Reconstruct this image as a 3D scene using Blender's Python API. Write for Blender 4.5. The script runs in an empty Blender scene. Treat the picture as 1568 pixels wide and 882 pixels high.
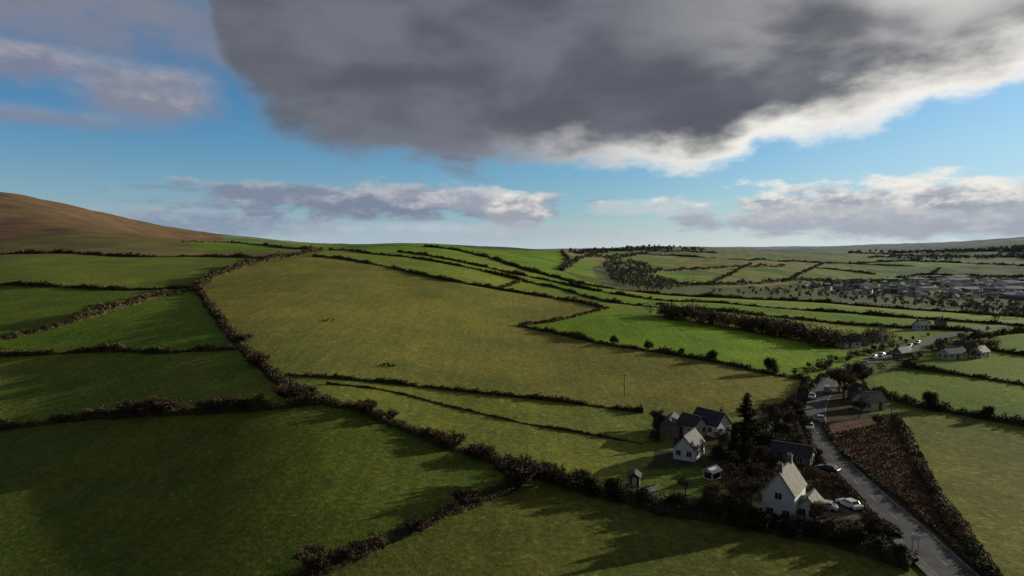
import bpy, math, random
import numpy as np
from mathutils import Vector, Matrix
random.seed(7); rng=np.random.default_rng(7)
scene=bpy.context.scene
F=1568*24/36; CAMH=42.0; PITCH=math.atan(61/F)
cp,sp=math.cos(PITCH),math.sin(PITCH)
def ray(px,py):
    a=(px-784)/F; b=(441-py)/F
    return np.array([a, cp+b*sp, -sp+b*cp])
def azel(px,py):
    d=ray(px,py); d=d/np.linalg.norm(d)
    return math.atan2(d[0],d[1]), math.asin(d[2])
# ---------------------------------------------------------------- terrain
CT=[(0,880,104),(300,880,95),(784,880,87),(1200,880,87),(1568,880,87),(150,760,130),
(0,655,174),(200,637,174),(500,620,165),(0,540,238),(180,538,230),(400,560,200),(330,490,262),(0,440,346),(200,443,345),(303,443,345),
(0,391,560),(250,392,540),(450,394,500),(380,408,440),
(700,695,138),(900,750,119),(1100,800,104),(1200,700,138),(1400,800,104),(1568,700,137),
(985,630,174),(760,605,182),(640,592,188),(560,500,262),(620,440,370),(700,432,400),(800,450,400),(930,473,345),(795,499,292),(1000,540,242),(1230,578,215),(1190,520,290),
(1330,545,262),(1568,600,199),(1568,540,272),(1500,490,390),(1300,500,350),(1100,460,450),(1250,468,450),(870,430,520),(1000,450,500),
(700,400,570),(560,390,580),(500,381,720),(650,374,880),(780,382,950),(860,386,1000),(600,376,1500),(300,369,900),
(0,387,700),(300,386,680),(0,345,1000),(120,350,1000),(0,293,1450),(100,318,1420),(200,350,1400),(280,369,1350),(-150,288,1400),(-150,350,950),
(900,412,760),(1000,430,800),(1100,436,850),(1300,445,950),(1568,462,800),(1500,440,1150),(1300,415,1600),(1000,402,1350),(1150,405,1500),(1500,412,1700),
(1000,385,2300),(1300,388,2500),(1500,392,2400),(1568,366,3500),(1450,374,3600),(1330,381,3600),(1700,355,3500),(880,384,3000),(980,378,2900),(1060,379,3000),(1150,384,4000),
(1100,379,9000),(1300,379,9000),(784,382,9000),(300,380,6000),(0,380,6000),(1568,378,9000)]
P=[]
for px,py,D in CT:
    r=ray(px,py); r=r/r[1]*D
    P.append((r[0],r[1],CAMH+r[2]))
for a in (-75,-110,-150,180,150,110,75):
    for D in (60,300,1500,9000):
        z=0 if D<1000 else 10
        P.append((D*math.sin(math.radians(a)),D*math.cos(math.radians(a)),z))
for a in (-40,-20,0,20,40):
    P.append((30*math.sin(math.radians(a)),30*math.cos(math.radians(a)),0))
P=np.array(P)
def emb(x,y):
    th=np.arctan2(x,y); r=np.sqrt(x*x+y*y)+1e-6
    k=2.2
    return np.stack([np.log(np.maximum(r,25)),k*np.sin(th),k*np.cos(th)],-1)
E=emb(P[:,0],P[:,1])
def ker(d2): return np.where(d2>1e-12,0.5*d2*np.log(np.maximum(d2,1e-12)),0.0)
n=len(P)
K=ker(((E[:,None]-E[None])**2).sum(-1))+np.eye(n)*0.0015
A=np.zeros((n+4,n+4)); A[:n,:n]=K; A[:n,n]=1; A[:n,n+1:]=E; A[n,:n]=1; A[n+1:,:n]=E.T
W=np.linalg.solve(A,np.concatenate([P[:,2],np.zeros(4)]))
def H(x,y):
    x=np.atleast_1d(np.asarray(x,float)); y=np.atleast_1d(np.asarray(y,float))
    xf=x.ravel(); yf=y.ravel(); o=np.empty(xf.shape)
    for i in range(0,len(xf),100000):
        e=emb(xf[i:i+100000],yf[i:i+100000])
        acc=W[n]+e@W[n+1:]
        for j in range(n):
            d=e-E[j]; d2=(d*d).sum(-1)
            acc=acc+W[j]*0.5*d2*np.log(np.maximum(d2,1e-12))
        o[i:i+100000]=acc
    r=np.sqrt(xf*xf+yf*yf)
    am=np.clip(r/600,0.3,3.0)
    o+=am*0.55*(np.sin(xf/23+np.sin(yf/31)*1.3)*np.sin(yf/27+1.1+np.sin(xf/41))+0.25*np.sin(xf/9.1+yf/13)*np.sin(yf/7.7-xf/17))
    far=np.clip((r-1000)/2500,0,1)
    o+=far*(6*np.sin(xf/210+1)*np.sin(yf/260+.5)+3*np.sin(xf/90+yf/130))
    return o.reshape(x.shape)
TS=np.exp(np.linspace(math.log(55),math.log(11000),520))
def G(px,py):
    """ground point seen on a bearing (surveyed from the drone station)"""
    r=ray(px,py); r=r/r[1]
    x=r[0]*TS; y=TS; z=CAMH+r[2]*TS
    g=H(x,y)-z
    k=np.where(g>0)[0]
    if len(k)==0: i=int(np.argmax(g)); return np.array([x[i],y[i],z[i]+g[i]])
    i=k[0]
    if i==0: t=TS[0]
    else:
        a=g[i-1]; b=g[i]; t=TS[i-1]+(TS[i]-TS[i-1])*(-a)/(b-a)
    X=r[0]*t;Y=t
    return np.array([X,Y,float(H(X,Y)[0])])
def GP(l): return np.array([G(*p) for p in l])

# ---------------------------------------------------------------- mesh helpers
def mesh_np(name,V,Fc,mat=None,smooth=False,cols=None):
    V=np.asarray(V,np.float32); Fc=np.asarray(Fc,np.int32)
    me=bpy.data.meshes.new(name); k=Fc.shape[1]
    me.vertices.add(len(V)); me.vertices.foreach_set('co',V.ravel())
    me.loops.add(Fc.size); me.loops.foreach_set('vertex_index',Fc.ravel())
    me.polygons.add(len(Fc)); me.polygons.foreach_set('loop_start',np.arange(0,Fc.size,k,dtype=np.int32))
    me.polygons.foreach_set('loop_total',np.full(len(Fc),k,np.int32))
    me.polygons.foreach_set('use_smooth',np.full(len(Fc),bool(smooth)))
    me.update(calc_edges=True)
    if cols is not None:
        a=me.color_attributes.new('Col','FLOAT_COLOR','POINT')
        a.data.foreach_set('color',np.concatenate([cols,np.ones((len(cols),1))],1).astype(np.float32).ravel())
    if mat: me.materials.append(mat)
    return me
def addobj(name,me,loc=(0,0,0),parent=None,rot=(0,0,0),scale=(1,1,1)):
    o=bpy.data.objects.new(name,me); scene.collection.objects.link(o)
    o.location=loc; o.rotation_euler=rot; o.scale=scale
    if parent: o.parent=parent
    return o
def quadcloud(C,size,asp=1.0,up=0.0):
    N=len(C); size=np.broadcast_to(size,(N,))
    a=rng.normal(size=(N,3)); a[:,2]+=up*np.sign(rng.random(N)); a/=np.linalg.norm(a,axis=1)[:,None]
    b=rng.normal(size=(N,3)); b=np.cross(a,b); b/=np.linalg.norm(b,axis=1)[:,None]
    s=size[:,None]*0.5
    V=np.stack([C-a*s-b*s*asp*.6, C+a*s*.3-b*s*asp, C+a*s, C-a*s*.2+b*s*asp],1).reshape(-1,3)
    Fc=np.arange(4*N).reshape(N,4)
    return V,Fc
def join(parts):
    Vs=[];Fs=[];o=0
    for V,Fc in parts:
        Vs.append(V);Fs.append(np.asarray(Fc)+o);o+=len(V)
    return np.concatenate(Vs),np.concatenate(Fs)
# ---------------------------------------------------------------- materials
def mat(name,col,rough=0.9,var=0.25,scale=1.0,bump=0.0,col2=None,spec=0.2,det=3):
    m=bpy.data.materials.new(name); m.use_nodes=True; nt=m.node_tree; N=nt.nodes; L=nt.links
    b=N['Principled BSDF']; b.inputs['Roughness'].default_value=rough
    b.inputs['Specular IOR Level'].default_value=spec
    g=N.new('ShaderNodeNewGeometry')
    nz=N.new('ShaderNodeTexNoise'); nz.inputs['Scale'].default_value=scale; nz.inputs['Detail'].default_value=det
    L.new(g.outputs['Position'],nz.inputs['Vector'])
    r=N.new('ShaderNodeValToRGB'); r.color_ramp.elements[0].position=.35; r.color_ramp.elements[1].position=.65
    c2=col2 or tuple(c*(1+var) for c in col)
    c1=tuple(c*(1-var) for c in col) if not col2 else col
    r.color_ramp.elements[0].color=(*c1,1); r.color_ramp.elements[1].color=(*c2,1)
    L.new(nz.outputs['Fac'],r.inputs['Fac']); L.new(r.outputs['Color'],b.inputs['Base Color'])
    if bump:
        bp=N.new('ShaderNodeBump'); bp.inputs['Strength'].default_value=bump; bp.inputs['Distance'].default_value=.1
        L.new(nz.outputs['Fac'],bp.inputs['Height']); L.new(bp.outputs['Normal'],b.inputs['Normal'])
    return m
M_hedge=mat('hedge_twigs',(.055,.036,.021),scale=.35,col2=(.15,.10,.05))
M_hedge2=mat('hedge_leaves',(.028,.03,.012),scale=.35,col2=(.08,.08,.026))
M_bank=mat('hedge_bank',(.03,.026,.013),scale=.5,col2=(.07,.065,.022))
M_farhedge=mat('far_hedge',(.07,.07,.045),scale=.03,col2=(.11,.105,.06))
M_bark=mat('bark',(.065,.05,.036),scale=3)
M_twig=mat('winter_twigs',(.05,.036,.024),scale=.25,col2=(.13,.09,.055))
M_ever=mat('evergreen_leaf',(.015,.022,.009),scale=.5,col2=(.05,.06,.02))
M_conif=mat('conifer_needles',(.016,.02,.01),scale=.8,col2=(.045,.05,.02))
M_brack=mat('bracken',(.10,.055,.036),scale=.25,col2=(.20,.12,.07))
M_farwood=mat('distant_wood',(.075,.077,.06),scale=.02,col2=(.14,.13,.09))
M_hazewood=mat('far_hill_wood',(.13,.155,.16),scale=.01,col2=(.18,.20,.20))  # aerial haze put into the wood colour, pale and bluish
M_wall=mat('white_render',(.62,.64,.66),scale=.8,var=.08)
M_wall2=mat('cream_render',(.48,.46,.40),scale=.8,var=.1)
M_stone=mat('stone',(.17,.15,.13),scale=2,var=.35)
M_slate=mat('slate_roof',(.045,.046,.052),rough=.7,scale=2.5,var=.3,bump=.4,spec=.25)
M_roof2=mat('weathered_roof',(.18,.16,.13),rough=.8,scale=2.0,var=.3,bump=.4)
M_glass=mat('window_glass',(.02,.025,.03),rough=.08,spec=.8,var=.1)
M_frame=mat('white_frame',(.6,.6,.6),var=.03,rough=.4)
M_brick=mat('chimney_brick',(.22,.13,.09),scale=4)
M_asph=mat('asphalt',(.062,.062,.066),scale=.35,var=.3,rough=.85,spec=.2)
M_paint=mat('road_paint',(.42,.42,.40),var=.3,scale=.8)
M_pave=mat('pavement',(.14,.135,.12),var=.2,scale=.7)
M_wood=mat('weathered_wood',(.10,.08,.06),var=.2,scale=3)
M_tyre=mat('tyre',(.02,.02,.02)); M_metal=mat('painted_metal',(.35,.36,.37),rough=.4)
def carpaint(n,c):
    return mat(n,c,rough=.25,var=.03,spec=.6)
def ground_mat():
    m=bpy.data.materials.new('fields'); m.use_nodes=True; nt=m.node_tree; N=nt.nodes; L=nt.links
    b=N['Principled BSDF']; b.inputs['Roughness'].default_value=.95; b.inputs['Specular IOR Level'].default_value=.05
    at=N.new('ShaderNodeAttribute'); at.attribute_name='Col'
    g=N.new('ShaderNodeNewGeometry')
    def noise(s,d=6,rough=.6,vec=None):
        z=N.new('ShaderNodeTexNoise'); z.inputs['Scale'].default_value=s; z.inputs['Detail'].default_value=d; z.inputs['Roughness'].default_value=rough
        L.new(vec or g.outputs['Position'],z.inputs['Vector']); return z.outputs['Fac']
    def ramp(x,a,bb,v0,v1):
        r=N.new('ShaderNodeMapRange'); r.inputs['From Min'].default_value=a; r.inputs['From Max'].default_value=bb
        r.inputs['To Min'].default_value=v0; r.inputs['To Max'].default_value=v1; L.new(x,r.inputs['Value']); return r.outputs['Result']
    def mul(a,c):
        x=N.new('ShaderNodeVectorMath'); x.operation='SCALE'; L.new(a,x.inputs[0]); L.new(c,x.inputs['Scale']); return x.outputs[0]
    n1=noise(.022,4,.62); n2=noise(.85,4,.78); n3=noise(.1,3,.6)
    c=mul(at.outputs['Color'],ramp(n1,.3,.7,.84,1.15)); c=mul(c,ramp(n2,.35,.66,.66,1.32)); c=mul(c,ramp(n3,.35,.65,.92,1.08))
    c=mul(c,ramp(n2,.6,.7,1.0,1.7))
    mp=N.new('ShaderNodeMapping'); mp.inputs['Rotation'].default_value=(0,0,math.radians(20)); mp.inputs['Scale'].default_value=(1.1,.03,1)
    L.new(g.outputs['Position'],mp.inputs['Vector']); n4=noise(.45,2,.5,mp.outputs['Vector'])
    c=mul(c,ramp(n4,.35,.65,.92,1.08))
    mx=N.new('ShaderNodeMix'); mx.data_type='RGBA'; mx.blend_type='MULTIPLY'; mx.inputs['B'].default_value=(1.2,1.02,.95,1)
    L.new(c,mx.inputs['A']); L.new(ramp(n1,.42,.6,0,1),mx.inputs['Factor'])
    L.new(mx.outputs['Result'],b.inputs['Base Color'])
    ad=N.new('ShaderNodeMath'); ad.operation='MULTIPLY_ADD'; L.new(n3,ad.inputs[0]); ad.inputs[1].default_value=1.5; L.new(n2,ad.inputs[2])
    bp=N.new('ShaderNodeBump'); bp.inputs['Strength'].default_value=.5; bp.inputs['Distance'].default_value=.3
    L.new(ad.outputs[0],bp.inputs['Height']); L.new(bp.outputs['Normal'],b.inputs['Normal'])
    return m
M_ground=ground_mat()

# ---------------------------------------------------------------- boundaries
HL={
'main':([(1400,868),(1300,838),(1180,812),(1040,787),(960,767),(880,745),(800,722),(720,695),(640,665),(560,632),(500,617),(440,590),(400,560),(370,530),(340,495),(318,465),(303,445)],3.2,1.9),
'mainup':([(303,445),(330,425),(380,408),(420,398),(460,391),(492,384)],3.5,3.0),
'left1':([(303,443),(240,455),(200,468),(140,485),(60,507),(-60,530)],4,2.8),
'left2':([(-60,437),(100,440),(200,444),(290,441)],2,1.6),
'left3':([(-60,390),(150,391),(300,393),(400,395),(430,396)],2.5,2.2),
'left4':([(-60,545),(100,541),(180,538),(250,540),(360,535)],1.8,1.6),
'left5':([(-60,665),(0,658),(100,645),(200,637),(300,632),(400,627),(490,619)],2.6,2.2),
'fore':([(790,745),(740,765),(680,790),(620,815),(560,845),(500,870),(440,896)],2.4,1.3),
'mid1':([(440,575),(520,580),(640,592),(760,605),(880,618),(985,632)],1.1,1.0),
'mid2':([(500,588),(600,600),(700,625),(800,648),(900,665),(985,680)],.5,.5),
'top1':([(480,393),(560,403),(640,420),(700,432),(760,443),(820,452),(880,462),(930,473)],2,1.5),
'notch':([(930,473),(860,490),(795,499)],1.6,1.2),
'mid3':([(795,499),(860,513),(940,530),(1040,545),(1120,560),(1190,575),(1240,582)],1.6,1.2),
's1':([(505,382),(600,392),(700,407),(800,430),(860,443),(930,462),(1020,472),(1120,478),(1250,492),(1400,503),(1500,508)],1.8,1.4),
's2':([(610,386),(700,400),(780,418),(850,432),(940,450),(1020,461),(1100,464),(1200,473),(1330,482),(1460,492),(1600,503)],1.8,1.5),
's3':([(650,377),(740,393),(800,412),(850,425),(900,437),(1000,450),(1100,456),(1250,463),(1400,475),(1600,488)],2.3,2.0),
's4':([(760,443),(800,430)],1.6,1.3),
'r1':([(1340,600),(1400,622),(1480,636),(1620,662)],2.4,1.6),
'r2':([(1380,562),(1450,572),(1520,582),(1620,598)],1.8,1.4),
'r3':([(1460,548),(1480,530),(1540,540),(1620,552)],2,1.7),
'r4':([(1372,640),(1398,690),(1428,750),(1470,815),(1525,890),(1560,930)],2.2,.9),
'r5':([(1480,520),(1540,512),(1620,506)],2.2,2),
'road1':([(1262,652),(1284,686),(1331,728),(1388,772),(1442,820),(1497,872),(1530,905)],1.2,.6),
'road0':([(1232,640),(1236,665),(1250,700),(1280,735),(1325,780),(1372,825)],1.4,.9),
'road2':([(1225,640),(1230,612),(1246,592),(1268,574)],1.8,1.5),
'field_r':([(1236,584),(1224,610),(1200,640),(1165,655)],2,1.7),
'f1':([(860,415),(880,402),(900,394),(960,390),(1040,392),(1110,397),(1250,402),(1400,408)],3,3),
'f2':([(1090,436),(1120,420),(1150,405)],3,3),
'f3':([(1200,432),(1235,416),(1260,404)],3,3),
'f4':([(1000,430),(1100,438),(1220,430),(1330,432),(1430,422),(1568,424)],4,4),
'f5':([(960,418),(1040,414),(1110,410),(1200,408)],4,3),
'f6':([(1420,424),(1440,410)],4,3),
'f7':([(900,394),(1000,386),(1100,388)],4,4),
'f8':([(1330,395),(1450,392),(1600,396)],6,5),
'f9':([(1300,388),(1420,385),(1600,384)],6,6),
'f10':([(280,371),(380,374),(470,382)],2.5,2),
'f11':([(1300,404),(1400,400),(1500,404),(1600,408)],5,4),
'f12':([(1250,410),(1340,420)],4,3),
'f13':([(860,386),(870,400),(860,415)],3,3),
}
HW={k:(GP(v[0]),v[1],v[2]) for k,v in HL.items()}
road_px=[(1560,970),(1478,893),(1436,855),(1394,815),(1344,770),(1297,726),(1264,688),(1250,660),(1246,635),(1252,612),(1268,588),(1295,569),(1335,553),(1385,538),(1430,520),(1480,507),(1560,496),(1640,492)]
def resample(Pw,step):
    Pw=np.asarray(Pw)[:,:2]
    pts=[]
    Q=np.vstack([2*Pw[0]-Pw[1],Pw,2*Pw[-1]-Pw[-2]])
    for i in range(1,len(Q)-2):
        p0,p1,p2,p3=Q[i-1:i+3]
        m=max(2,int(np.linalg.norm(p2-p1)/step*2))
        m=min(m,400)
        for t in np.linspace(0,1,m,endpoint=False):
            pts.append(.5*((2*p1)+(-p0+p2)*t+(2*p0-5*p1+4*p2-p3)*t*t+(-p0+3*p1-3*p2+p3)*t**3))
    pts.append(Pw[-1]); pts=np.array(pts)
    s=np.concatenate([[0],np.cumsum(np.linalg.norm(np.diff(pts,axis=0),axis=1))])
    out=[0.0]
    while out[-1]<s[-1]:
        x=np.interp(out[-1],s,pts[:,0]); y=np.interp(out[-1],s,pts[:,1])
        out.append(out[-1]+max(step,math.hypot(x,y)/260))
    out=np.array(out[:-1]+[s[-1]])
    return np.stack([np.interp(out,s,pts[:,0]),np.interp(out,s,pts[:,1])],1)
road_c=resample(GP(road_px),1.0)

# ---------------------------------------------------------------- ground sheet
th=np.concatenate([np.radians(np.arange(-180,-44,2.0)),np.radians(np.arange(-44,44,.105)),np.radians(np.arange(44,180.1,2.0))])
rr=np.concatenate([[0.5,12,30,50],np.exp(np.linspace(math.log(62),math.log(1200),430)),np.exp(np.linspace(math.log(1215),math.log(16000),200))])
TH,RR=np.meshgrid(th,rr)
X=RR*np.sin(TH); Y=RR*np.cos(TH); Z=H(X,Y)
NV=X.size; xf=X.ravel(); yf=Y.ravel()
def inpoly(poly,x,y):
    c=np.zeros(x.shape,bool); m=len(poly)
    for i in range(m):
        x1,y1=poly[i][:2]; x2,y2=poly[(i+1)%m][:2]
        if y1==y2: continue
        t=((y1>y)!=(y2>y))&(x<(x2-x1)*(y-y1)/(y2-y1)+x1)
        c^=t
    return c
R_=np.sqrt(xf*xf+yf*yf); AZd=np.degrees(np.arctan2(xf,yf))
col=np.tile(np.array([.095,.13,.02]),(NV,1))
ca,sa=math.cos(.5),math.sin(.5)
wx=xf+25*np.sin(yf/180); wy=yf+25*np.sin(xf/150)
iu=np.floor((wx*ca+wy*sa)/170).astype(int); iv=np.floor((-wx*sa+wy*ca)/260).astype(int)
hsh=((iu*73856093)^(iv*19349663))%97/97.0
far=R_>650
pal=np.array([[.12,.22,.03],[.17,.26,.045],[.18,.21,.06],[.10,.16,.04],[.20,.19,.08],[.14,.22,.04],[.09,.11,.055]])
pc=pal[(hsh*6.99).astype(int)]
hz=np.clip((R_-1400)/3000,0,1)[:,None]  # distance haze blended into the far field colours
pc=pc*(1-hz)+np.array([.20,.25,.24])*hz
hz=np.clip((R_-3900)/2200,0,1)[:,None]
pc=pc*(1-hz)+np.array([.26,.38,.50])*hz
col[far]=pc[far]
BR=(.135,.24,.018); TAN=(.178,.182,.042)
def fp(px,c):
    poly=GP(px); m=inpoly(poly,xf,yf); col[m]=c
fp([(-120,395),(-60,390),(150,391),(300,393),(430,396),(400,400),(330,425),(303,445),(290,441),(200,444),(100,440),(-120,437)],(.13,.175,.028))
fp([(-120,437),(100,440),(200,444),(290,441),(303,443),(240,455),(200,468),(140,485),(60,507),(-120,540)],(.10,.15,.022))
fp([(303,445),(318,465),(340,495),(370,530),(360,535),(250,540),(180,538),(-120,545),(-60,530),(60,507),(140,485),(200,468),(240,455)],(.125,.195,.024))
fp([(370,530),(400,560),(440,590),(490,619),(400,627),(300,632),(200,637),(0,658),(-120,670),(-120,545),(180,538),(360,535)],(.13,.175,.028))
fp([(490,619),(560,632),(640,665),(720,695),(790,722),(790,745),(740,765),(620,815),(500,870),(440,930),(-120,930),(-120,670),(0,658),(200,637),(400,627)],(.092,.125,.019))  # cloud shadow on the near left field is partly put into this colour
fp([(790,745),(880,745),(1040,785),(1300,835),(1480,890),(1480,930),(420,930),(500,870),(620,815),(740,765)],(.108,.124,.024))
# hill: heather and bracken above, rough pasture below
HB=np.array([.155,.108,.062]); HP=np.array([.15,.14,.052])
fp([(-200,388),(0,388),(300,387),(420,383),(300,372),(280,369),(200,350),(100,318),(0,292),(-200,280)],tuple(HB))
hm=(AZd<-23)&(AZd>-52)&(R_>620)&(R_<4000)
nn1=np.sin(xf/37)+.7*np.sin(yf/23+xf/60)+.5*np.sin(xf/13+yf/17)
tt=np.clip((R_-1040+35*nn1)/110,0,1)[:,None]
bl=HP*(1-tt)+HB*tt
bl=bl*(1+.12*np.sin(xf/19+np.sin(yf/40)*2)*np.sin(yf/33))[:,None]
col[hm]=bl[hm]
fp([(300,386),(420,384),(490,384),(430,374),(290,369)],(.12,.20,.025))
fp([(492,383),(650,375),(780,383),(860,386),(860,415),(930,440),(800,412),(740,393),(650,379),(600,388)],(.125,.23,.025))
fp([(-60,390),(150,391),(430,396),(490,384),(300,388),(-60,388)],(.17,.14,.06))
fp([(650,379),(740,393),(800,412),(900,437),(1000,450),(1100,456),(1250,463),(1400,475),(1600,488),(1600,503),(1330,482),(1100,464),(940,450),(780,418),(610,386)],(.165,.235,.034))
fp([(505,382),(610,386),(780,418),(940,450),(1100,464),(1330,482),(1600,503),(1560,510),(1250,492),(1020,472),(930,462),(800,430),(700,407)],(.135,.22,.027))
fp([(480,393),(505,382),(700,407),(800,430),(930,462),(1020,472),(1250,492),(1400,503),(1500,510),(1400,520),(1250,522),(1020,485),(930,473),(820,452),(700,432),(560,403)],(.165,.215,.036))
fp([(303,445),(330,425),(380,408),(430,398),(480,393),(560,403),(640,420),(700,432),(760,443),(820,452),(880,462),(930,473),(860,490),(795,499),(860,513),(940,530),(1040,545),(1120,560),(1190,575),(1240,582),(1225,610),(1195,640),(1140,648),(1050,642),(985,632),(880,618),(760,605),(640,592),(520,580),(440,575),(400,560),(370,530),(340,495),(318,465)],TAN)
fp([(440,578),(520,580),(640,592),(880,618),(985,632),(1010,640),(1005,700),(940,760),(880,745),(720,695),(560,632),(500,617)],(.15,.18,.036))
fp([(795,499),(860,490),(930,473),(1020,487),(1250,527),(1330,546),(1290,566),(1240,582),(1120,560),(940,530)],BR)
fp([(1340,600),(1400,622),(1480,636),(1620,662),(1620,598),(1450,572),(1380,562),(1340,578)],(.12,.19,.024))
fp([(1380,562),(1450,572),(1620,598),(1620,552),(1540,540),(1480,530),(1400,545)],(.13,.20,.026))
fp([(1480,530),(1620,552),(1620,506),(1540,512)],(.12,.20,.026))
fp([(1372,638),(1400,622),(1480,636),(1680,680),(1680,970),(1560,940),(1465,815),(1425,750),(1395,690)],(.16,.17,.04))
fp([(1262,650),(1372,638),(1395,690),(1425,750),(1470,815),(1525,890),(1500,880),(1415,805),(1315,725),(1275,690)],(.11,.07,.045))
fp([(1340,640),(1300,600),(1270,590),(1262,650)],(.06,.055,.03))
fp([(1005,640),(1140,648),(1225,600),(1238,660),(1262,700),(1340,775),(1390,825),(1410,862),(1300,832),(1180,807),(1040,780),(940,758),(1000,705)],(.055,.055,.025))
fp([(960,720),(1080,715),(1110,745),(1040,772),(960,755)],(.09,.14,.022))
fp([(1005,645),(1035,645),(1030,690),(1000,690)],(.13,.17,.034))
fp([(1225,765),(1300,760),(1350,790),(1320,805),(1230,800)],(.09,.082,.068))
fp([(1000,450),(930,440),(905,410),(930,400),(990,410),(1010,430),(1100,440),(1230,432),(1260,440),(1600,450),(1600,488),(1250,463),(1100,456)],(.10,.12,.06))
nr,nc=TH.shape
idx=np.arange(NV).reshape(nr,nc)
Fq=np.stack([idx[:-1,:-1].ravel(),idx[:-1,1:].ravel(),idx[1:,1:].ravel(),idx[1:,:-1].ravel()],1)
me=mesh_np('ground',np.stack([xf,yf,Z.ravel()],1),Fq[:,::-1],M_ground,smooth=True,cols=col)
ground=addobj('ground',me)

# ---------------------------------------------------------------- road
def strip(c,offs,z):
    t=np.gradient(c,axis=0); t/=np.linalg.norm(t,axis=1)[:,None]; nn=np.stack([-t[:,1],t[:,0]],1)
    k=len(offs); V=[]
    for o in offs:
        p=c+nn*o; V.append(np.column_stack([p,H(p[:,0],p[:,1])+z]))
    V=np.stack(V,1).reshape(-1,3); N=len(c)
    I=np.arange(N*k).reshape(N,k)
    Fc=np.stack([I[:-1,:-1].ravel(),I[1:,:-1].ravel(),I[1:,1:].ravel(),I[:-1,1:].ravel()],1)
    return V,Fc[:,::-1]
V,Fc=strip(road_c,np.linspace(-2.9,2.9,7),.12)
addobj('road',mesh_np('road',V,Fc,M_asph,True))
parts=[]
for o in (-2.65,2.65): parts.append(strip(road_c,[o-.05,o+.05],.135))
for i in range(0,len(road_c)-3,8): parts.append(strip(road_c[i:i+4],[-.05,.05],.135))
V,Fc=join(parts); addobj('road_markings',mesh_np('road_markings',V,Fc,M_paint))
V,Fc=strip(road_c[:int(len(road_c)*.4)],[2.95,2.97,4.0,4.02],.24)
V=V.copy(); V.reshape(-1,4,3)[:,0,2]-=.2; V.reshape(-1,4,3)[:,3,2]-=.3
addobj('pavement',mesh_np('pavement',V,Fc,M_pave))
def roaddist(x,y): return np.min(np.hypot(road_c[:,0][:,None]-np.atleast_1d(x),road_c[:,1][:,None]-np.atleast_1d(y)),axis=0)

# ---------------------------------------------------------------- hedges
def sm(n_,k):
    a=rng.normal(size=n_+2*k); a=np.convolve(a,np.ones(k)/k,'same')[k:k+n_]; return a*math.sqrt(k)
for k,(Pw,w,hh) in HW.items():
    c=resample(Pw,.9)
    t=np.gradient(c,axis=0); t/=np.linalg.norm(t,axis=1)[:,None]+1e-9; nn=np.stack([-t[:,1],t[:,0]],1)
    N=len(c); hs=hh*np.clip(1+.32*sm(N,7)+.18*sm(N,2),.3,2.4); ws=w*np.clip(1+.18*sm(N,7),.55,1.5)
    prof=[(-.55,-.1),(-.42,.4),(-.22,.62),(0,.68),(.22,.62),(.42,.4),(.55,-.1)]
    V=[]
    for (o,zz) in prof:
        p=c+nn*(o*ws*(1+.1*rng.normal(size=N)))[:,None]
        z=H(p[:,0],p[:,1])+zz*hs*(1+.1*rng.normal(size=N))
        if zz<0: z=H(p[:,0],p[:,1])-.25
        V.append(np.column_stack([p,z]))
    V=np.stack(V,1).reshape(-1,3); kk=len(prof); I=np.arange(N*kk).reshape(N,kk)
    Fc=np.stack([I[:-1,:-1].ravel(),I[1:,:-1].ravel(),I[1:,1:].ravel(),I[:-1,1:].ravel()],1)[:,::-1]
    seg=np.linalg.norm(np.diff(c,axis=0),axis=1); D=np.hypot(c[:-1,0],c[:-1,1])
    leaf=np.maximum(.25,D*.0022); cnt=np.minimum(2.1*(w+2*hh)*seg/leaf**2*(hs[:-1]/hh),800).astype(int)+1
    ii=np.repeat(np.arange(N-1),cnt); f=rng.random(len(ii))
    pc_=c[ii]*(1-f)[:,None]+c[ii+1]*f[:,None]
    a=rng.random(len(ii))*math.pi
    rad=rng.uniform(.6,1.12,len(ii))+rng.exponential(.07,len(ii))
    o=np.cos(a)*.52*ws[ii]*rad; zz=np.sin(a)**.7*.92*hs[ii]*rad
    p=pc_+nn[ii]*o[:,None]
    C=np.column_stack([p,H(p[:,0],p[:,1])+zz])
    V2,F2=quadcloud(C,leaf[ii]*rng.uniform(.7,1.9,len(ii)),.36,up=.4)
    n0=len(Fc)
    V3,F3=join([(V,Fc),(V2,F2)])
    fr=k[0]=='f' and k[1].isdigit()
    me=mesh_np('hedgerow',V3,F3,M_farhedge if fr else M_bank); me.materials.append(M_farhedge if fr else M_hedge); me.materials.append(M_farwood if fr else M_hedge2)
    cl=sm(N,9)[ii]>.75
    mi=np.zeros(len(F3),np.int32); mi[n0:]=np.where(cl|(rng.random(len(ii))<.18),2,1)
    me.polygons.foreach_set('material_index',mi)
    addobj('hedgerow',me)

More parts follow.
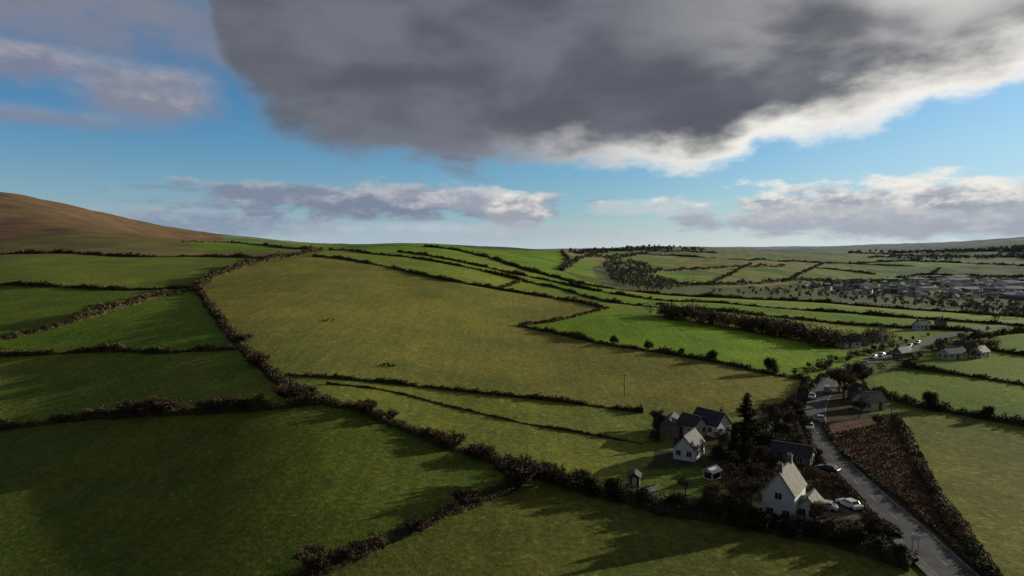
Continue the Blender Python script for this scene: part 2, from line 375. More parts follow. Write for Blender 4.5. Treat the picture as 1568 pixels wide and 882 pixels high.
# ---------------------------------------------------------------- trees
def tube(p0,p1,r0,r1,s=4):
    d=p1-p0; L=np.linalg.norm(d)+1e-9; d=d/L
    a=np.cross(d,[.3,.9,.2]); a/=np.linalg.norm(a); b=np.cross(d,a)
    an=np.arange(s)*2*math.pi/s
    ring=np.cos(an)[:,None]*a+np.sin(an)[:,None]*b
    V=np.vstack([p0+ring*r0,p1+ring*r1])
    Fc=[[i,(i+1)%s,s+(i+1)%s,s+i] for i in range(s)]
    return V,np.array(Fc)
def bare_tree(hgt,spread,seed,bush=False,dense=1.0,twigsize=.45):
    rs=np.random.default_rng(seed); T=[];tips=[]
    def grow(p,d,L,r,lev):
        d=d/np.linalg.norm(d); q=p+d*L
        T.append(tube(p,q,r,r*.65,6 if lev==0 else (4 if lev<3 else 3)))
        if lev>=2:
            for f in np.linspace(.2,1,int(7*dense)): tips.append(p+d*L*f)
        if lev>=4: return
        nb={0:5,1:4,2:4,3:3}[lev]
        for i in range(nb):
            a=rs.random()*6.28; t=.95 if i==0 else rs.uniform(.45,1)
            side=np.array([math.cos(a),math.sin(a),rs.uniform(.0,.5)])
            nd=d*(.75 if i else 1.3)+side*spread
            grow(p+d*L*t,nd,L*rs.uniform(.55,.78),r*.55,lev+1)
    if bush:
        for i in range(7):
            a=rs.random()*6.28
            grow(np.array([math.cos(a)*.4,math.sin(a)*.4,-.2]),np.array([math.cos(a)*.8,math.sin(a)*.8,1.1]),hgt*.33,.09,1)
    else:
        grow(np.array([0,0,-.3]),np.array([.05,.03,1.0]),hgt*.32,hgt*.026,0)
    V,Fc=join(T); tips=np.array(tips)
    z=V[:,2].max(); s=hgt/z; V=V*s; tips=tips*s
    C=np.repeat(tips,2,0)+rs.normal(size=(len(tips)*2,3))*.035*hgt
    C=C[C[:,2]>.15]
    V2,F2=quadcloud(C,rs.uniform(.6,1.6,len(C))*twigsize,.2,up=.8)
    Va,Fa=join([(V,Fc),(V2,F2)])
    me=mesh_np('tree',Va,Fa,M_bark); me.materials.append(M_twig)
    mi=np.zeros(len(Fa),np.int32); mi[len(Fc):]=1; me.polygons.foreach_set('material_index',mi)
    return me
def evergreen(hgt,wid,seed,m):
    rs=np.random.default_rng(seed); T=[tube(np.array([0,0,-.3]),np.array([0,0,hgt*.8]),hgt*.03,.03,6)]
    C=[]
    for i in range(26):
        a=rs.random()*6.28; z=rs.uniform(.22,.92)*hgt; r=wid*.5*math.sin(min(1,(1-z/hgt)*1.7+.12)*1.5)*rs.uniform(.45,1)
        c=np.array([math.cos(a)*r,math.sin(a)*r,z]); T.append(tube(np.array([0,0,z*.6]),c,.07,.02,3))
        k=130; C.append(c+rs.normal(size=(k,3))*wid*.11)
    C=np.vstack(C); V,Fc=join(T); V2,F2=quadcloud(C,rs.uniform(.2,.5,len(C)),.6)
    Va,Fa=join([(V,Fc),(V2,F2)]); me=mesh_np('ev',Va,Fa,M_bark); me.materials.append(m)
    mi=np.zeros(len(Fa),np.int32); mi[len(Fc):]=1; me.polygons.foreach_set('material_index',mi); return me
def conifer(hgt,wid,seed):
    rs=np.random.default_rng(seed); T=[tube(np.array([0,0,-.3]),np.array([0,0,hgt]),hgt*.02,.02,6)]; C=[]
    z=hgt*.08
    while z<hgt*.97:
        f=1-z/hgt; r=wid*.5*(f**.75)*rs.uniform(.65,1.2)
        for i in range(7):
            a=rs.random()*6.28; rr_=r*rs.uniform(.6,1.15)
            e=np.array([math.cos(a)*rr_,math.sin(a)*rr_,z-.12*rr_+.1])
            T.append(tube(np.array([0,0,z]),e,.05,.015,3))
            k=int(34*max(rr_,.4)); t=rs.random(k)[:,None]
            C.append(np.array([0,0,z])*(1-t)+e*t+rs.normal(size=(k,3))*np.array([.22,.22,.13]))
        z+=hgt*.036
    C=np.vstack(C); V,Fc=join(T); V2,F2=quadcloud(C,rs.uniform(.2,.5,len(C)),.5)
    Va,Fa=join([(V,Fc),(V2,F2)]); me=mesh_np('con',Va,Fa,M_bark); me.materials.append(M_conif)
    mi=np.zeros(len(Fa),np.int32); mi[len(Fc):]=1; me.polygons.foreach_set('material_index',mi); return me
TREES=[bare_tree(9,.75,i) for i in range(4)]
BUSH=[bare_tree(3.2,.85,20+i,True,.8,.35) for i in range(3)]
EVER=[evergreen(5,4.6,40+i,M_ever) for i in range(3)]
CON=[conifer(12.5,8.5,60),conifer(9,5,61)]
def place(name,me,px,py,s=1.0,sz=None):
    g=G(px,py); addobj(name,me,(g[0],g[1],g[2]),rot=(0,0,random.random()*6.28),scale=(s,s,(sz or s)))
place('conifer_tree',CON[0],1142,694,1.0,1.05); place('conifer_tree',CON[1],1124,702,.8); place('conifer_tree',CON[1],1162,692,.7)
for px,py,s in [(940,526,.75),(993,535,.8),(1043,543,.6),(1090,553,1.0),(1180,572,1.2),(1425,628,1.15),(1512,642,.8)]:
    place('hawthorn_tree',EVER[random.randrange(3)] if random.random()<.6 else BUSH[random.randrange(3)],px,py,s*(.8))
for px,py,s in [(208,634,1.3),(236,632,1.4),(262,630,1.0),(322,630,1.1),(348,628,1.2),(378,627,1.0),(440,612,1.3),(462,612,1.2),(785,742,1.7),(715,772,.8),(480,870,.9),(560,632,1.0),(395,560,1.1),(372,525,1.1),(1010,470,.9),(640,815,.7),(540,855,.7),(590,645,.9),(660,672,.8),(690,684,1.0),(735,702,.9),(840,735,1.0),(878,748,1.1)]:
    place('hawthorn_bush',BUSH[random.randrange(3)],px,py,s)
for px,py,s in [(1170,745,.5),(1150,770,.5),(1130,790,.65),(1245,745,.4),(1280,765,.35),(1232,665,.5),(1200,660,.6),(1292,612,1.0),(1305,604,1.1),(1322,598,.8),(1285,600,.8),(1180,650,.6),(1210,640,.6),(1330,815,.35),(1050,760,.4),(1120,745,.45),(1345,660,.45),(1315,640,.6),(1160,720,.55),(1100,690,.5),(1215,690,.45),(1090,780,.5),(1255,812,.5),(1010,655,.5)]:
    place('bare_tree',TREES[random.randrange(4)],px,py,s)
for px,py,s in [(1222,685,.6),(1195,668,.7),(1175,690,.8),(1150,705,.8),(1100,702,.55),(1120,715,.6),(1080,790,.6),(1110,797,.85),(1140,807,.75),(1240,822,.55),(1270,828,.6),(1310,836,.6),(1345,850,.5),(1375,862,.5),(1335,805,.4),(1150,735,.55),(1085,765,.45),(1010,660,.7),(1003,676,.5),(985,775,.6),(940,765,.7),(905,758,.6),(1190,640,.7),(1035,785,.7),(1340,825,.45),(1215,700,.4),(1160,812,.7),(1205,822,.5),(1252,700,.4)]:
    place('evergreen_shrub',EVER[random.randrange(3)],px,py,s)
def scrub(name,poly_px,count,hgt,leaf,m,k=40,line=False,wid=3):
    pw=GP(poly_px)
    if line:
        c=resample(pw,.5); base=c[rng.integers(0,len(c),count)]+rng.normal(size=(count,2))*wid
    else:
        lo=pw[:,:2].min(0); hi=pw[:,:2].max(0); base=rng.uniform(lo,hi,(count*12,2))
        base=base[inpoly(pw,base[:,0],base[:,1])][:count]
    base=base[roaddist(base[:,0],base[:,1])>3.8+hgt*.4]
    b=len(base)
    if b==0: return
    hs=hgt*rng.uniform(.5,1.2,b)
    gz=H(base[:,0],base[:,1])
    idx_=np.repeat(np.arange(b),k)
    r3=rng.normal(size=(b*k,3)); r3/=np.linalg.norm(r3,axis=1)[:,None]; r3*=rng.random((b*k,1))**.4
    C=np.column_stack([base[idx_,0]+r3[:,0]*hs[idx_]*.42,base[idx_,1]+r3[:,1]*hs[idx_]*.42,gz[idx_]+hs[idx_]*(.55+.45*r3[:,2])])
    V2,F2=quadcloud(C,leaf*rng.uniform(.5,1.5,len(C)),.4,up=.5)
    T=[(V2,F2)]
    if hgt>3:
        for i in range(b):
            p=np.array([base[i,0],base[i,1],gz[i]-.3]); T.append(tube(p,p+np.array([rng.normal()*.3,rng.normal()*.3,hs[i]*.8]),hs[i]*.03,.04,3))
    V2,F2=join(T); addobj(name,mesh_np(name,V2,F2,m))
scrub('woodland',[(1022,486),(1060,490),(1120,500),(1180,510),(1240,522),(1262,530)],260,7,.8,M_twig,130,True,4.5)
scrub('bracken_patch',[(1280,662),(1366,645),(1388,690),(1416,750),(1460,815),(1500,870),(1445,815),(1335,723),(1292,687)],1500,.45,.3,M_brack,16)
scrub('garden_scrub',[(1100,700),(1180,665),(1225,665),(1245,705),(1210,690),(1150,720)],130,2.2,.35,M_twig,90)
scrub('garden_scrub',[(1130,715),(1200,705),(1270,740),(1310,785),(1290,775),(1225,735),(1160,745),(1120,735)],110,1.9,.35,M_twig,90)
scrub('garden_scrub',[(1000,778),(1150,790),(1260,812),(1350,835),(1385,860),(1300,835),(1180,812)],150,1.7,.35,M_ever,80)
scrub('garden_scrub',[(1240,800),(1320,800),(1360,840),(1300,828)],45,1.4,.3,M_twig,70)
scrub('valley_woodland',[(925,402),(985,405),(1010,428),(1060,440),(1000,447),(935,436)],240,8,1.8,M_farwood,60)
scrub('valley_woodland',[(1060,444),(1250,440),(1600,452),(1600,480),(1400,470),(1250,458),(1100,450)],260,5.5,1.6,M_farwood,50)
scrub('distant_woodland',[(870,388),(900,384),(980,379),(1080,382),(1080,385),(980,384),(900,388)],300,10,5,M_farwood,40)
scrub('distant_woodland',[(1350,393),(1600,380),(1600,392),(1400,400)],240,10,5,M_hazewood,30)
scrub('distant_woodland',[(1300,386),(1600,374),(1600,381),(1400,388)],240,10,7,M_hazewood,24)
scrub('roadside_trees',[(1272,598),(1305,574),(1375,552),(1440,530),(1530,503),(1600,498)],90,3.5,.7,M_twig,90,True,5)
scrub('roadside_trees',[(1250,575),(1290,556),(1370,532),(1440,510)],60,3,.7,M_twig,80,True,2.5)
scrub('distant_woodland',[(1250,440),(1400,430),(1568,425)],130,6.5,2.5,M_farwood,40,True,14)
scrub('distant_woodland',[(1430,470),(1568,465),(1600,500),(1500,490)],80,6,1.2,M_farwood,70)
scrub('house_trees',[(1270,520),(1350,512),(1370,525),(1290,540)],40,5.5,.6,M_twig,120)
scrub('house_trees',[(1420,530),(1530,530),(1530,550),(1430,548)],35,5,.6,M_twig,120)
scrub('gorse_clump',[(577,560),(608,556),(606,562),(585,563)],12,.7,.35,M_hedge2,50)
scrub('gorse_clump',[(490,489),(515,488),(512,493),(494,493)],9,.6,.4,M_hedge2,50)

# ---------------------------------------------------------------- buildings
def box(name,c,s,m,parent,bev=0):
    x,y,z=[v/2 for v in s]
    V=[(-x,-y,-z),(x,-y,-z),(x,y,-z),(-x,y,-z),(-x,-y,z),(x,-y,z),(x,y,z),(-x,y,z)]
    Fc=[(0,3,2,1),(4,5,6,7),(0,1,5,4),(1,2,6,5),(2,3,7,6),(3,0,4,7)]
    return addobj(name,mesh_np(name,V,Fc,m),c,parent)
def prism(name,w,l,e,r,m,parent,off=(0,0,0)):
    w/=2;l/=2
    V=[(-w,-l,-1),(w,-l,-1),(w,-l,e),(0,-l,r),(-w,-l,e),(-w,l,-1),(w,l,-1),(w,l,e),(0,l,r),(-w,l,e)]
    me=bpy.data.meshes.new(name); me.from_pydata(V,[],[(0,1,2,3,4),(9,8,7,6,5),(1,6,7,2),(0,4,9,5),(0,5,6,1),(2,7,8,3),(3,8,9,4)]); me.materials.append(m)
    return addobj(name,me,off,parent)
def gable(parent,w,l,e,r,wall,roof,off=(0,0,0),wins=True,chim=0,tag='',rows=1):
    prism(tag+'walls',w,l,e,r,wall,parent,off)
    ov=.3; L=l+2*ov
    sl=math.hypot(w/2,r-e); ang=math.atan2(r-e,w/2)
    for s in (-1,1):
        ln=sl+ov; cx=s*(math.cos(ang)*ln/2); cz=r-math.sin(ang)*ln/2+.13
        o=box(tag+'roof_slope',(off[0]+cx,off[1],off[2]+cz),(ln,L,.16),roof,parent); o.rotation_euler=(0,s*ang,0)
    box(tag+'ridge_tiles',(off[0],off[1],off[2]+r+.24),(.3,L,.14),M_slate,parent)
    for s in range(chim):
        yy=(-l/2+.6) if s==0 else (l/2-.6)
        box(tag+'chimney',(off[0],off[1]+yy,off[2]+r+.45),(.8,.65,1.3),M_stone if wall!=M_wall2 else M_brick,parent)
        box(tag+'chimney_cap',(off[0],off[1]+yy,off[2]+r+1.16),(.95,.8,.12),M_stone,parent)
        for q in (-.2,.2): box(tag+'chimney_pot',(off[0]+q,off[1]+yy,off[2]+r+1.38),(.2,.2,.32),M_brick,parent)
    if wins:
        for row in range(rows):
            zz=1.4+row*2.6
            for s in (-1,1):
                for xx in ((-w*.25,w*.25) if row<rows-1 or rows==1 else (0,)):
                    y=off[1]+s*(l/2+.02)
                    box(tag+'window_frame',(off[0]+xx,y,off[2]+zz),(1.15,.08,1.2),M_frame,parent)
                    for q in (-.26,.26): box(tag+'window_pane',(off[0]+xx+q,y+s*.03,off[2]+zz),(.44,.06,1.0),M_glass,parent)
            if zz+.6<e:
                nn_=max(2,int(l/2.6))
                for i in range(nn_):
                    yy=off[1]-l/2+(i+.5)*l/nn_
                    for s in (-1,1):
                        x=off[0]+s*(w/2+.02)
                        if i==nn_//2 and row==0: box(tag+'door',(x,yy,off[2]+1.02),(.1,.95,2.05),M_wood,parent); continue
                        box(tag+'window_frame',(x,yy,off[2]+zz),(.08,1.15,1.2),M_frame,parent)
                        for q in (-.26,.26): box(tag+'window_pane',(x+s*.03,yy+q,off[2]+zz),(.06,.44,1.0),M_glass,parent)
def building(name,px,py,yaw):
    g=G(px,py); e=bpy.data.objects.new(name,None); scene.collection.objects.link(e)
    e.location=(g[0],g[1],g[2]); e.rotation_euler=(0,0,-math.radians(yaw)); return e
b=building('white_cottage',1200,787,36)
gable(b,4.9,7.0,4.4,7.8,M_wall,M_roof2,chim=2,rows=2)
gable(b,3.0,4.2,2.3,3.8,M_wall,M_roof2,off=(3.8,1.0,0),wins=True,tag='extension_')
b=building('white_farmhouse',1055,698,32)
gable(b,4.4,7,2.4,4.9,M_wall,M_slate,chim=0)
b=building('white_bungalow',1088,662,-35)
gable(b,5.0,7.5,2.5,5.0,M_wall,M_slate,chim=1)
gable(b,4.3,5,2.4,4.3,M_wall2,M_slate,off=(-4.8,1.5,0),tag='wing_')
b=building('slate_barn',1028,662,20); gable(b,4.2,8,2.1,3.8,M_stone,M_slate,wins=False)
b=building('stone_outbuilding',1213,708,-55); gable(b,4.0,7.5,2.1,3.6,M_stone,M_slate)
b=building('garden_shed',972,742,15); gable(b,1.8,2.3,1.7,2.3,M_wood,M_slate,wins=False); box('door',(0,-1.18,.85),(.8,.06,1.6),M_metal,b)
b=building('garden_shed',993,764,60); gable(b,1.7,2.4,1.5,2.0,M_wall2,M_roof2,wins=False); box('door',(0,-1.23,.75),(.8,.06,1.4),M_wood,b)
b=building('greenhouse',1090,732,50); gable(b,2.0,2.6,1.4,2.0,M_frame,M_frame,wins=False); box('glass_side',(1.02,0,.75),(.04,2.2,1.0),M_glass,b); box('glass_end',(0,-1.32,.8),(1.5,.04,1.1),M_glass,b)
for px,py,yw,ww,ln,mt,rf in [(1330,626,75,4.2,7,M_wall2,M_roof2),(1316,612,-10,4,5,M_stone,M_slate),(1296,531,80,4.6,10,M_wall,M_slate),(1318,528,10,4.2,6,M_stone,M_slate),(1345,522,70,4.4,7,M_wall2,M_slate),(1458,549,70,4.6,10,M_wall2,M_slate),(1500,547,60,4.2,6,M_wall,M_slate),(1478,541,-10,4.4,7,M_stone,M_slate),(1412,504,70,4.4,8,M_wall,M_slate),(1440,500,20,4.2,7,M_stone,M_slate),(1380,548,60,3.6,6,M_stone,M_slate)]:
    b=building('farmhouse',px,py,yw); gable(b,ww,ln,2.3,4.3,mt,rf,chim=1)
# distant town : one object
V=[];Fs=[];mi=[]
def tb(x,y,z,w,l,hh,rt,a,im):
    c,s=math.cos(a),math.sin(a); o=len(V)
    for q in [(-w,-l,-3),(w,-l,-3),(w,l,-3),(-w,l,-3),(-w,-l,hh),(w,-l,hh),(w,l,hh),(-w,l,hh),(0,-l,rt),(0,l,rt)]:
        V.append((x+q[0]*c-q[1]*s,y+q[0]*s+q[1]*c,z+q[2]))
    for f_,k in [((0,1,5,4),im),((1,2,6,5),im),((2,3,7,6),im),((3,0,4,7),im),((4,5,8,8),im),((6,7,9,9),im),((5,6,9,8),2),((7,4,8,9),2)]:
        Fs.append([o+i for i in dict.fromkeys(f_)]); mi.append(k)
tp=GP([(1225,438),(1300,430),(1420,425),(1600,428),(1600,462),(1480,458),(1350,452),(1250,449)])
lo=tp[:,:2].min(0);hi=tp[:,:2].max(0);q=rng.uniform(lo,hi,(6000,2));q=q[inpoly(tp,q[:,0],q[:,1])][:260]
qz=H(q[:,0],q[:,1])
for i in range(len(q)):
    if i%9==0: tb(q[i,0],q[i,1],qz[i],rng.uniform(6,9),rng.uniform(14,26),4.5,6,rng.choice([.4,1.9])+rng.normal()*.1,rng.choice([0,0,1]))
    else: tb(q[i,0],q[i,1],qz[i],3,rng.uniform(3.5,6),3.4,5.4,rng.choice([.4,1.9])+rng.normal()*.2,rng.choice([0,0,1]))
me=bpy.data.meshes.new('town'); me.from_pydata(V,[],Fs)
for m in (mat('town_walls',(.58,.57,.55)),M_stone,mat('town_roofs',(.14,.15,.17),scale=.02,col2=(.30,.31,.33))): me.materials.append(m)  # town colours paled to carry distance haze
me.polygons.foreach_set('material_index',np.array(mi,np.int32)); addobj('distant_town',me)

# ---------------------------------------------------------------- cars
def car_mesh(paint,van=False):
    prof=[(-2.1,.35),(-2.15,.75),(-2.0,.95),(-1.5,1.0),(-1.15,1.42),(.35,1.45),(1.0,1.0),(1.9,.85),(2.12,.6),(2.1,.35)]
    if van: prof=[(-2.3,.35),(-2.3,1.0),(-2.25,1.9),(-2.0,2.0),(.9,2.0),(1.5,1.25),(2.3,1.05),(2.4,.6),(2.35,.35)]
    V=[];n_=len(prof)
    for sx in (-.86,.86):
        for (y,z) in prof:
            k=.14*max(0,(z-.95)/.5) if not van else .05
            V.append((sx*(1-min(k,.2)),y,z))
    Fc=[list(range(n_))[::-1],[n_+i for i in range(n_)]]
    for i in range(n_):
        j=(i+1)%n_; Fc.append([i,j,n_+j,n_+i])
    me=bpy.data.meshes.new('car_body'); me.from_pydata(V,[],Fc); me.materials.append(paint); return me
def wheel_mesh():
    V=[];Fc=[];s=14
    for x in (-.11,.11):
        for r in (.33,.2):
            for i in range(s): a=i*2*math.pi/s; V.append((x,math.cos(a)*r,math.sin(a)*r))
    for i in range(s):
        j=(i+1)%s
        Fc+= [[i,j,2*s+j,2*s+i],[i,s+i,s+j,j],[2*s+i,2*s+j,3*s+j,3*s+i]]
    Fc+=[[s+i for i in range(s)],[3*s+i for i in range(s)]]
    me=bpy.data.meshes.new('wheel'); me.from_pydata(V,[],Fc); me.materials.append(M_tyre); return me
WH=wheel_mesh()
PA=[carpaint('paint_white',(.6,.6,.6)),carpaint('paint_silver',(.36,.37,.39)),carpaint('paint_dark',(.04,.05,.08)),carpaint('paint_red',(.3,.03,.03))]
def car(name,pos,yaw,paint,van=False):
    e=bpy.data.objects.new(name,None); scene.collection.objects.link(e); e.location=pos; e.rotation_euler=(0,0,yaw)
    o=addobj('body',car_mesh(paint,van),(0,0,0),e); bv=o.modifiers.new('b','BEVEL'); bv.width=.06; bv.segments=2
    def pane(n_,P4):
        me=bpy.data.meshes.new(n_); me.from_pydata(P4,[],[(0,1,2,3)]); me.materials.append(M_glass); addobj(n_,me,(0,0,0),e)
    if not van:
        pane('windscreen',[(-.7,1.0,1.02),(.7,1.0,1.02),(.62,.42,1.44),(-.62,.42,1.44)])
        pane('rear_window',[(-.7,-1.52,1.03),(.7,-1.52,1.03),(.62,-1.2,1.41),(-.62,-1.2,1.41)])
        for s in (-1,1): pane('side_window',[(s*.875,-1.35,1.04),(s*.875,.85,1.04),(s*.775,.3,1.39),(s*.775,-1.1,1.38)])
    else:
        pane('windscreen',[(-.7,1.52,1.3),(.7,1.52,1.3),(.68,1.0,1.95),(-.68,1.0,1.95)])
        for s in (-1,1): pane('side_window',[(s*.87,.2,1.25),(s*.87,1.3,1.25),(s*.86,.85,1.8),(s*.86,.2,1.8)])
    for x in (-.8,.8):
        for y in (-1.3,1.3): addobj('wheel',WH,(x,y,.33),e)
    for x in (-.6,.6): box('headlamp',(x,2.1,.68),(.3,.08,.14),M_frame,e)
    for x in (-.65,.65): box('tail_lamp',(x,-2.14,.78),(.2,.06,.14),PA[3],e)
def road_car(px,py,side,paint,van=False):
    g=G(px,py); i=int(np.argmin(np.hypot(road_c[:,0]-g[0],road_c[:,1]-g[1]))); i=min(max(i,1),len(road_c)-2)
    t=road_c[i+1]-road_c[i-1]; t/=np.linalg.norm(t); nn=np.array([-t[1],t[0]])
    p=road_c[i]+nn*side*1.45; yaw=math.atan2(t[1],t[0])-math.pi/2+(math.pi if side>0 else 0)
    car('van' if van else 'car',(p[0],p[1],float(H(*p)[0])+.14),yaw,paint,van)
for px,py,sd,pi_,vn in [(1248,658,1,0,False),(1250,644,-1,1,False),(1254,612,1,0,False),(1262,600,-1,1,True),(1345,550,1,0,False),(1357,547,1,1,False),(1372,543,1,3,False),(1385,538,-1,0,True),(1400,533,1,2,False),(1412,528,1,0,False)]:
    road_car(px,py,sd,PA[pi_],vn)
for px,py,yw,pi_ in [(1262,780,60,1),(1300,777,20,0),(1116,778,100,0),(1268,722,40,2),(1095,668,30,1)]:
    g=G(px,py); car('parked_car',(g[0],g[1],g[2]+.02),math.radians(yw),PA[pi_])
def pole(px,py,hgt,name='utility_pole'):
    g=G(px,py); e=bpy.data.objects.new(name,None); scene.collection.objects.link(e); e.location=g
    V,Fc=tube(np.array([0,0,-.5]),np.array([0,0,hgt]),.12,.07,8); addobj('shaft',mesh_np('shaft',V,Fc,M_wood),(0,0,0),e)
    box('cross_arm',(0,0,hgt-.4),(1.3,.1,.1),M_wood,e)
    for x in (-.55,0,.55): box('insulator',(x,0,hgt-.27),(.08,.08,.16),M_wood,e)
pole(956,606,6); pole(1236,598,7); pole(1190,533,7); pole(1218,640,7); pole(1365,640,7); pole(1058,500,6)
g=G(1401,850); e=bpy.data.objects.new('road_sign',None); scene.collection.objects.link(e); e.location=g; e.rotation_euler=(0,0,-.35)
for x in (-.35,.35):
    V,Fc=tube(np.array([x,0,-.3]),np.array([x,0,2.9]),.04,.04,8); addobj('post',mesh_np('post',V,Fc,M_wood),(0,0,0),e)
box('sign_panel',(0,-.08,2.5),(1.1,.05,.8),M_frame,e); box('panel_face',(0,-.12,2.5),(.95,.02,.6),M_frame,e)

# ---------------------------------------------------------------- light and sky
SA,SE=math.radians(62),math.radians(12.3)
sd=Vector((math.cos(SE)*math.sin(SA),math.cos(SE)*math.cos(SA),math.sin(SE)))
l=bpy.data.lights.new('sun','SUN'); l.energy=5; l.angle=math.radians(.5); l.color=(1,.93,.74)
so=bpy.data.objects.new('sun',l); scene.collection.objects.link(so); so.rotation_euler=sd.to_track_quat('Z','Y').to_euler(); so.location=(300,150,200)
w=bpy.data.worlds.new('World'); scene.world=w; w.use_nodes=True; nt=w.node_tree; N=nt.nodes; L=nt.links
bg=N['Background']; bg.inputs['Strength'].default_value=.1
sky=N.new('ShaderNodeTexSky'); sky.sky_type='NISHITA'; sky.sun_disc=False; sky.sun_elevation=SE; sky.sun_rotation=SA; sky.altitude=100; sky.dust_density=.6; sky.ozone_density=2.5
tc=N.new('ShaderNodeTexCoord'); sx=N.new('ShaderNodeSeparateXYZ'); L.new(tc.outputs['Generated'],sx.inputs[0])
def M(op,*a,clamp=False):
    x=N.new('ShaderNodeMath'); x.operation=op; x.use_clamp=clamp
    for i,v in enumerate(a):
        if isinstance(v,(int,float)): x.inputs[i].default_value=v
        else: L.new(v,x.inputs[i])
    return x.outputs[0]
def MR(x,a,b_,c=0,d=1,smooth=True):
    r=N.new('ShaderNodeMapRange'); r.interpolation_type='SMOOTHSTEP' if smooth else 'LINEAR'
    for k,v in (('From Min',a),('From Max',b_),('To Min',c),('To Max',d)):
        if isinstance(v,(int,float)): r.inputs[k].default_value=v
        else: L.new(v,r.inputs[k])
    L.new(x,r.inputs['Value']); return r.outputs['Result']
def MIX(f,a,b_):
    m=N.new('ShaderNodeMix'); m.data_type='RGBA'
    if isinstance(f,(int,float)): m.inputs['Factor'].default_value=f
    else: L.new(f,m.inputs['Factor'])
    for k,v in (('A',a),('B',b_)):
        if isinstance(v,tuple): m.inputs[k].default_value=(*[c*10 for c in v],1)
        else: L.new(v,m.inputs[k])
    return m.outputs['Result']
AZ=M('ARCTAN2',sx.outputs['X'],sx.outputs['Y']); EL=M('ARCSINE',sx.outputs['Z'])
def NOISE(sa_,se_,seed,det=6,rough=.6,dist=0):
    c=N.new('ShaderNodeCombineXYZ'); L.new(M('MULTIPLY',AZ,sa_),c.inputs[0]); L.new(M('MULTIPLY',EL,se_),c.inputs[1]); c.inputs[2].default_value=seed
    z=N.new('ShaderNodeTexNoise'); z.inputs['Scale'].default_value=1; z.inputs['Detail'].default_value=det; z.inputs['Roughness'].default_value=rough; z.inputs['Distortion'].default_value=dist
    L.new(c.outputs[0],z.inputs['Vector']); return z.outputs['Fac']
nA=NOISE(8,17,1.0,6,.52); nB=NOISE(5,11,5.2,4,.5,.3); nC=NOISE(18,48,9.1); nD=NOISE(26,55,3.3,5,.6)
right=MR(AZ,-.15,.5)
tint=N.new('ShaderNodeMix'); tint.data_type='RGBA'; tint.blend_type='MULTIPLY'; tint.inputs['Factor'].default_value=1; tint.inputs['B'].default_value=(.30,.84,1.22,1)
L.new(sky.outputs[0],tint.inputs['A'])
skyc=tint.outputs['Result']
hzc=MIX(right,(.47,.55,.63),(.72,.72,.70))
hf=M('MULTIPLY',M('EXPONENT',M('MULTIPLY',M('MAXIMUM',EL,0),-13.0)),.92)
skyc=MIX(hf,skyc,hzc)
hf2=M('MULTIPLY',MR(AZ,.10,.75),M('MULTIPLY',M('EXPONENT',M('MULTIPLY',M('MAXIMUM',EL,0),-4.5)),.8))
skyc=MIX(hf2,skyc,(.56,.68,.78))
def ell(cur,px,py,rx,ry,lit,dark,namp=1.0,soft=.35,nz=None,op=1.0):
    a,e_=azel(px,py); ra=rx/F; re=ry/F
    u=M('DIVIDE',M('SUBTRACT',AZ,a),ra); v=M('DIVIDE',M('SUBTRACT',EL,e_),re)
    d=M('SUBTRACT',1.0,M('SQRT',M('ADD',M('MULTIPLY',u,u),M('MULTIPLY',v,v))))
    d=M('ADD',d,M('MULTIPLY',M('SUBTRACT',nz or nC,.5),namp*2.2))
    mk=M('MULTIPLY',MR(d,0,soft),op)
    sh=M('ADD',v,M('MULTIPLY',M('SUBTRACT',nD,.5),3.0))
    return MIX(mk,cur,MIX(MR(sh,-.3,.9),dark,lit))
c=skyc
c=ell(c,300,340,240,26,(.36,.42,.52),(.22,.29,.39),.8,.6,op=.85)
c=ell(c,580,310,330,34,(.46,.47,.51),(.20,.24,.33),.9,.6)
c=ell(c,390,290,160,16,(.40,.42,.47),(.20,.25,.34),.8,.7)
c=ell(c,740,308,150,24,(.66,.65,.64),(.32,.35,.43),.7,.6)
c=ell(c,790,325,58,36,(.85,.82,.76),(.33,.36,.42),.4,.4)
c=ell(c,700,354,340,20,(.55,.59,.65),(.42,.47,.55),.8,.8,op=.6)
c=ell(c,1400,315,360,46,(.88,.85,.79),(.32,.36,.43),.9,.5)
c=ell(c,1450,347,320,28,(.54,.56,.60),(.36,.39,.45),.7,.8,op=.9)
c=ell(c,1230,335,220,24,(.54,.55,.57),(.38,.42,.49),.8,.6,op=.8)
c=ell(c,1000,318,130,14,(.78,.77,.75),(.58,.60,.63),.8,.6,op=.55)
# upper left clouds
c=ell(c,40,-20,560,120,(.20,.21,.26),(.22,.23,.29),.7,.9,nA,.95)
c=ell(c,225,148,130,54,(.36,.35,.40),(.22,.24,.32),.45,.7,nA)
c=ell(c,50,178,210,20,(.27,.30,.38),(.21,.24,.33),.5,.8,nA,.85)
c=ell(c,10,85,150,26,(.36,.35,.40),(.2,.22,.31),.5,.7,nA,.9)
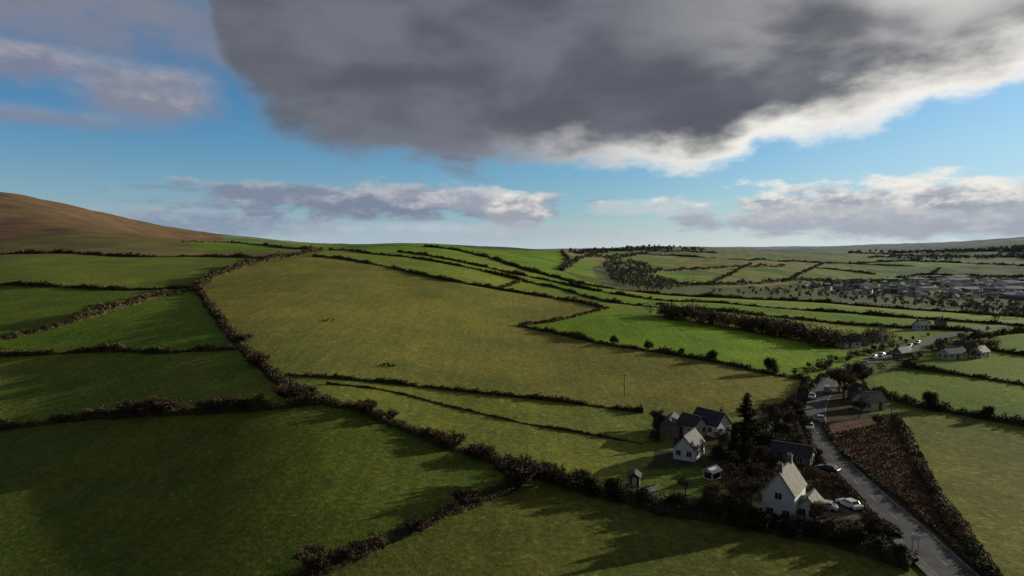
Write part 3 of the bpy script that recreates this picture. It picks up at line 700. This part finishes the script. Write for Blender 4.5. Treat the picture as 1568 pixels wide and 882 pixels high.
# big dark cloud: lower edge as a curve of azimuth
fc=N.new('ShaderNodeFloatCurve'); cu=fc.mapping.curves[0]
bp=[(-500,-500),(100,-200),(240,-80),(305,20),(345,115),(385,180),(440,222),(540,248),(650,256),(800,254),(900,256),(970,268),(1040,270),(1100,256),(1180,226),(1290,202),(1400,172),(1480,154),(1568,116),(1800,60)]
pts=[]
for px,py in bp:
    a,e_=azel(px,py); pts.append(((a+1.6)/3.2,min(max(e_,0),1.2)/1.2))
pts=[(0,pts[0][1])]+pts+[(1,pts[-1][1])]
cu.points[0].location=pts[0]; cu.points[1].location=pts[-1]
for p in pts[1:-1]: cu.points.new(*p)
fc.mapping.update()
L.new(M('DIVIDE',M('ADD',AZ,1.6),3.2),fc.inputs['Value'])
edge=M('MINIMUM',M('MULTIPLY',fc.outputs[0],1.2),.55)
d0=M('SUBTRACT',EL,edge)
lump=M('ADD',M('MULTIPLY',M('SUBTRACT',nA,.5),.09),M('MULTIPLY',M('SUBTRACT',nD,.5),.03))
d=M('ADD',d0,lump)
mk=MR(d,-.008,MR(AZ,-.35,.05,.055,.022))
edgec=MIX(MR(AZ,-.10,.33),(.20,.22,.27),(.97,.94,.88))
inner=MIX(MR(nB,.34,.68),(.10,.108,.133),(.165,.178,.212))
tr=M('MULTIPLY',MR(AZ,.10,.6),MR(M('ADD',EL,M('MULTIPLY',M('SUBTRACT',nB,.5),.30)),.20,.34))
inner=MIX(tr,inner,(.60,.59,.57))
wd=M('DIVIDE',M('ADD',d,M('MULTIPLY',M('SUBTRACT',nA,.5),.05)),MR(AZ,-.2,.6,.035,.085,False))
bigc=MIX(MR(wd,.05,1.1),edgec,inner)
c=MIX(mk,c,bigc)
# unseen dark cloud added overhead and behind the drone to cut sky fill
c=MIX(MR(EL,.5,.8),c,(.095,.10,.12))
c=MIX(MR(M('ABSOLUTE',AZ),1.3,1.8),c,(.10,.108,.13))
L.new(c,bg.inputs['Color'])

# ---------------------------------------------------------------- camera
cam=bpy.data.cameras.new('camera'); cam.lens=24; cam.sensor_width=36; cam.clip_end=40000; cam.clip_start=1
co=bpy.data.objects.new('camera',cam); scene.collection.objects.link(co); co.location=(0,0,CAMH); co.rotation_euler=(math.pi/2-PITCH,0,0)
scene.camera=co
scene.view_settings.view_transform='Standard'; scene.view_settings.look='None'; scene.view_settings.exposure=0
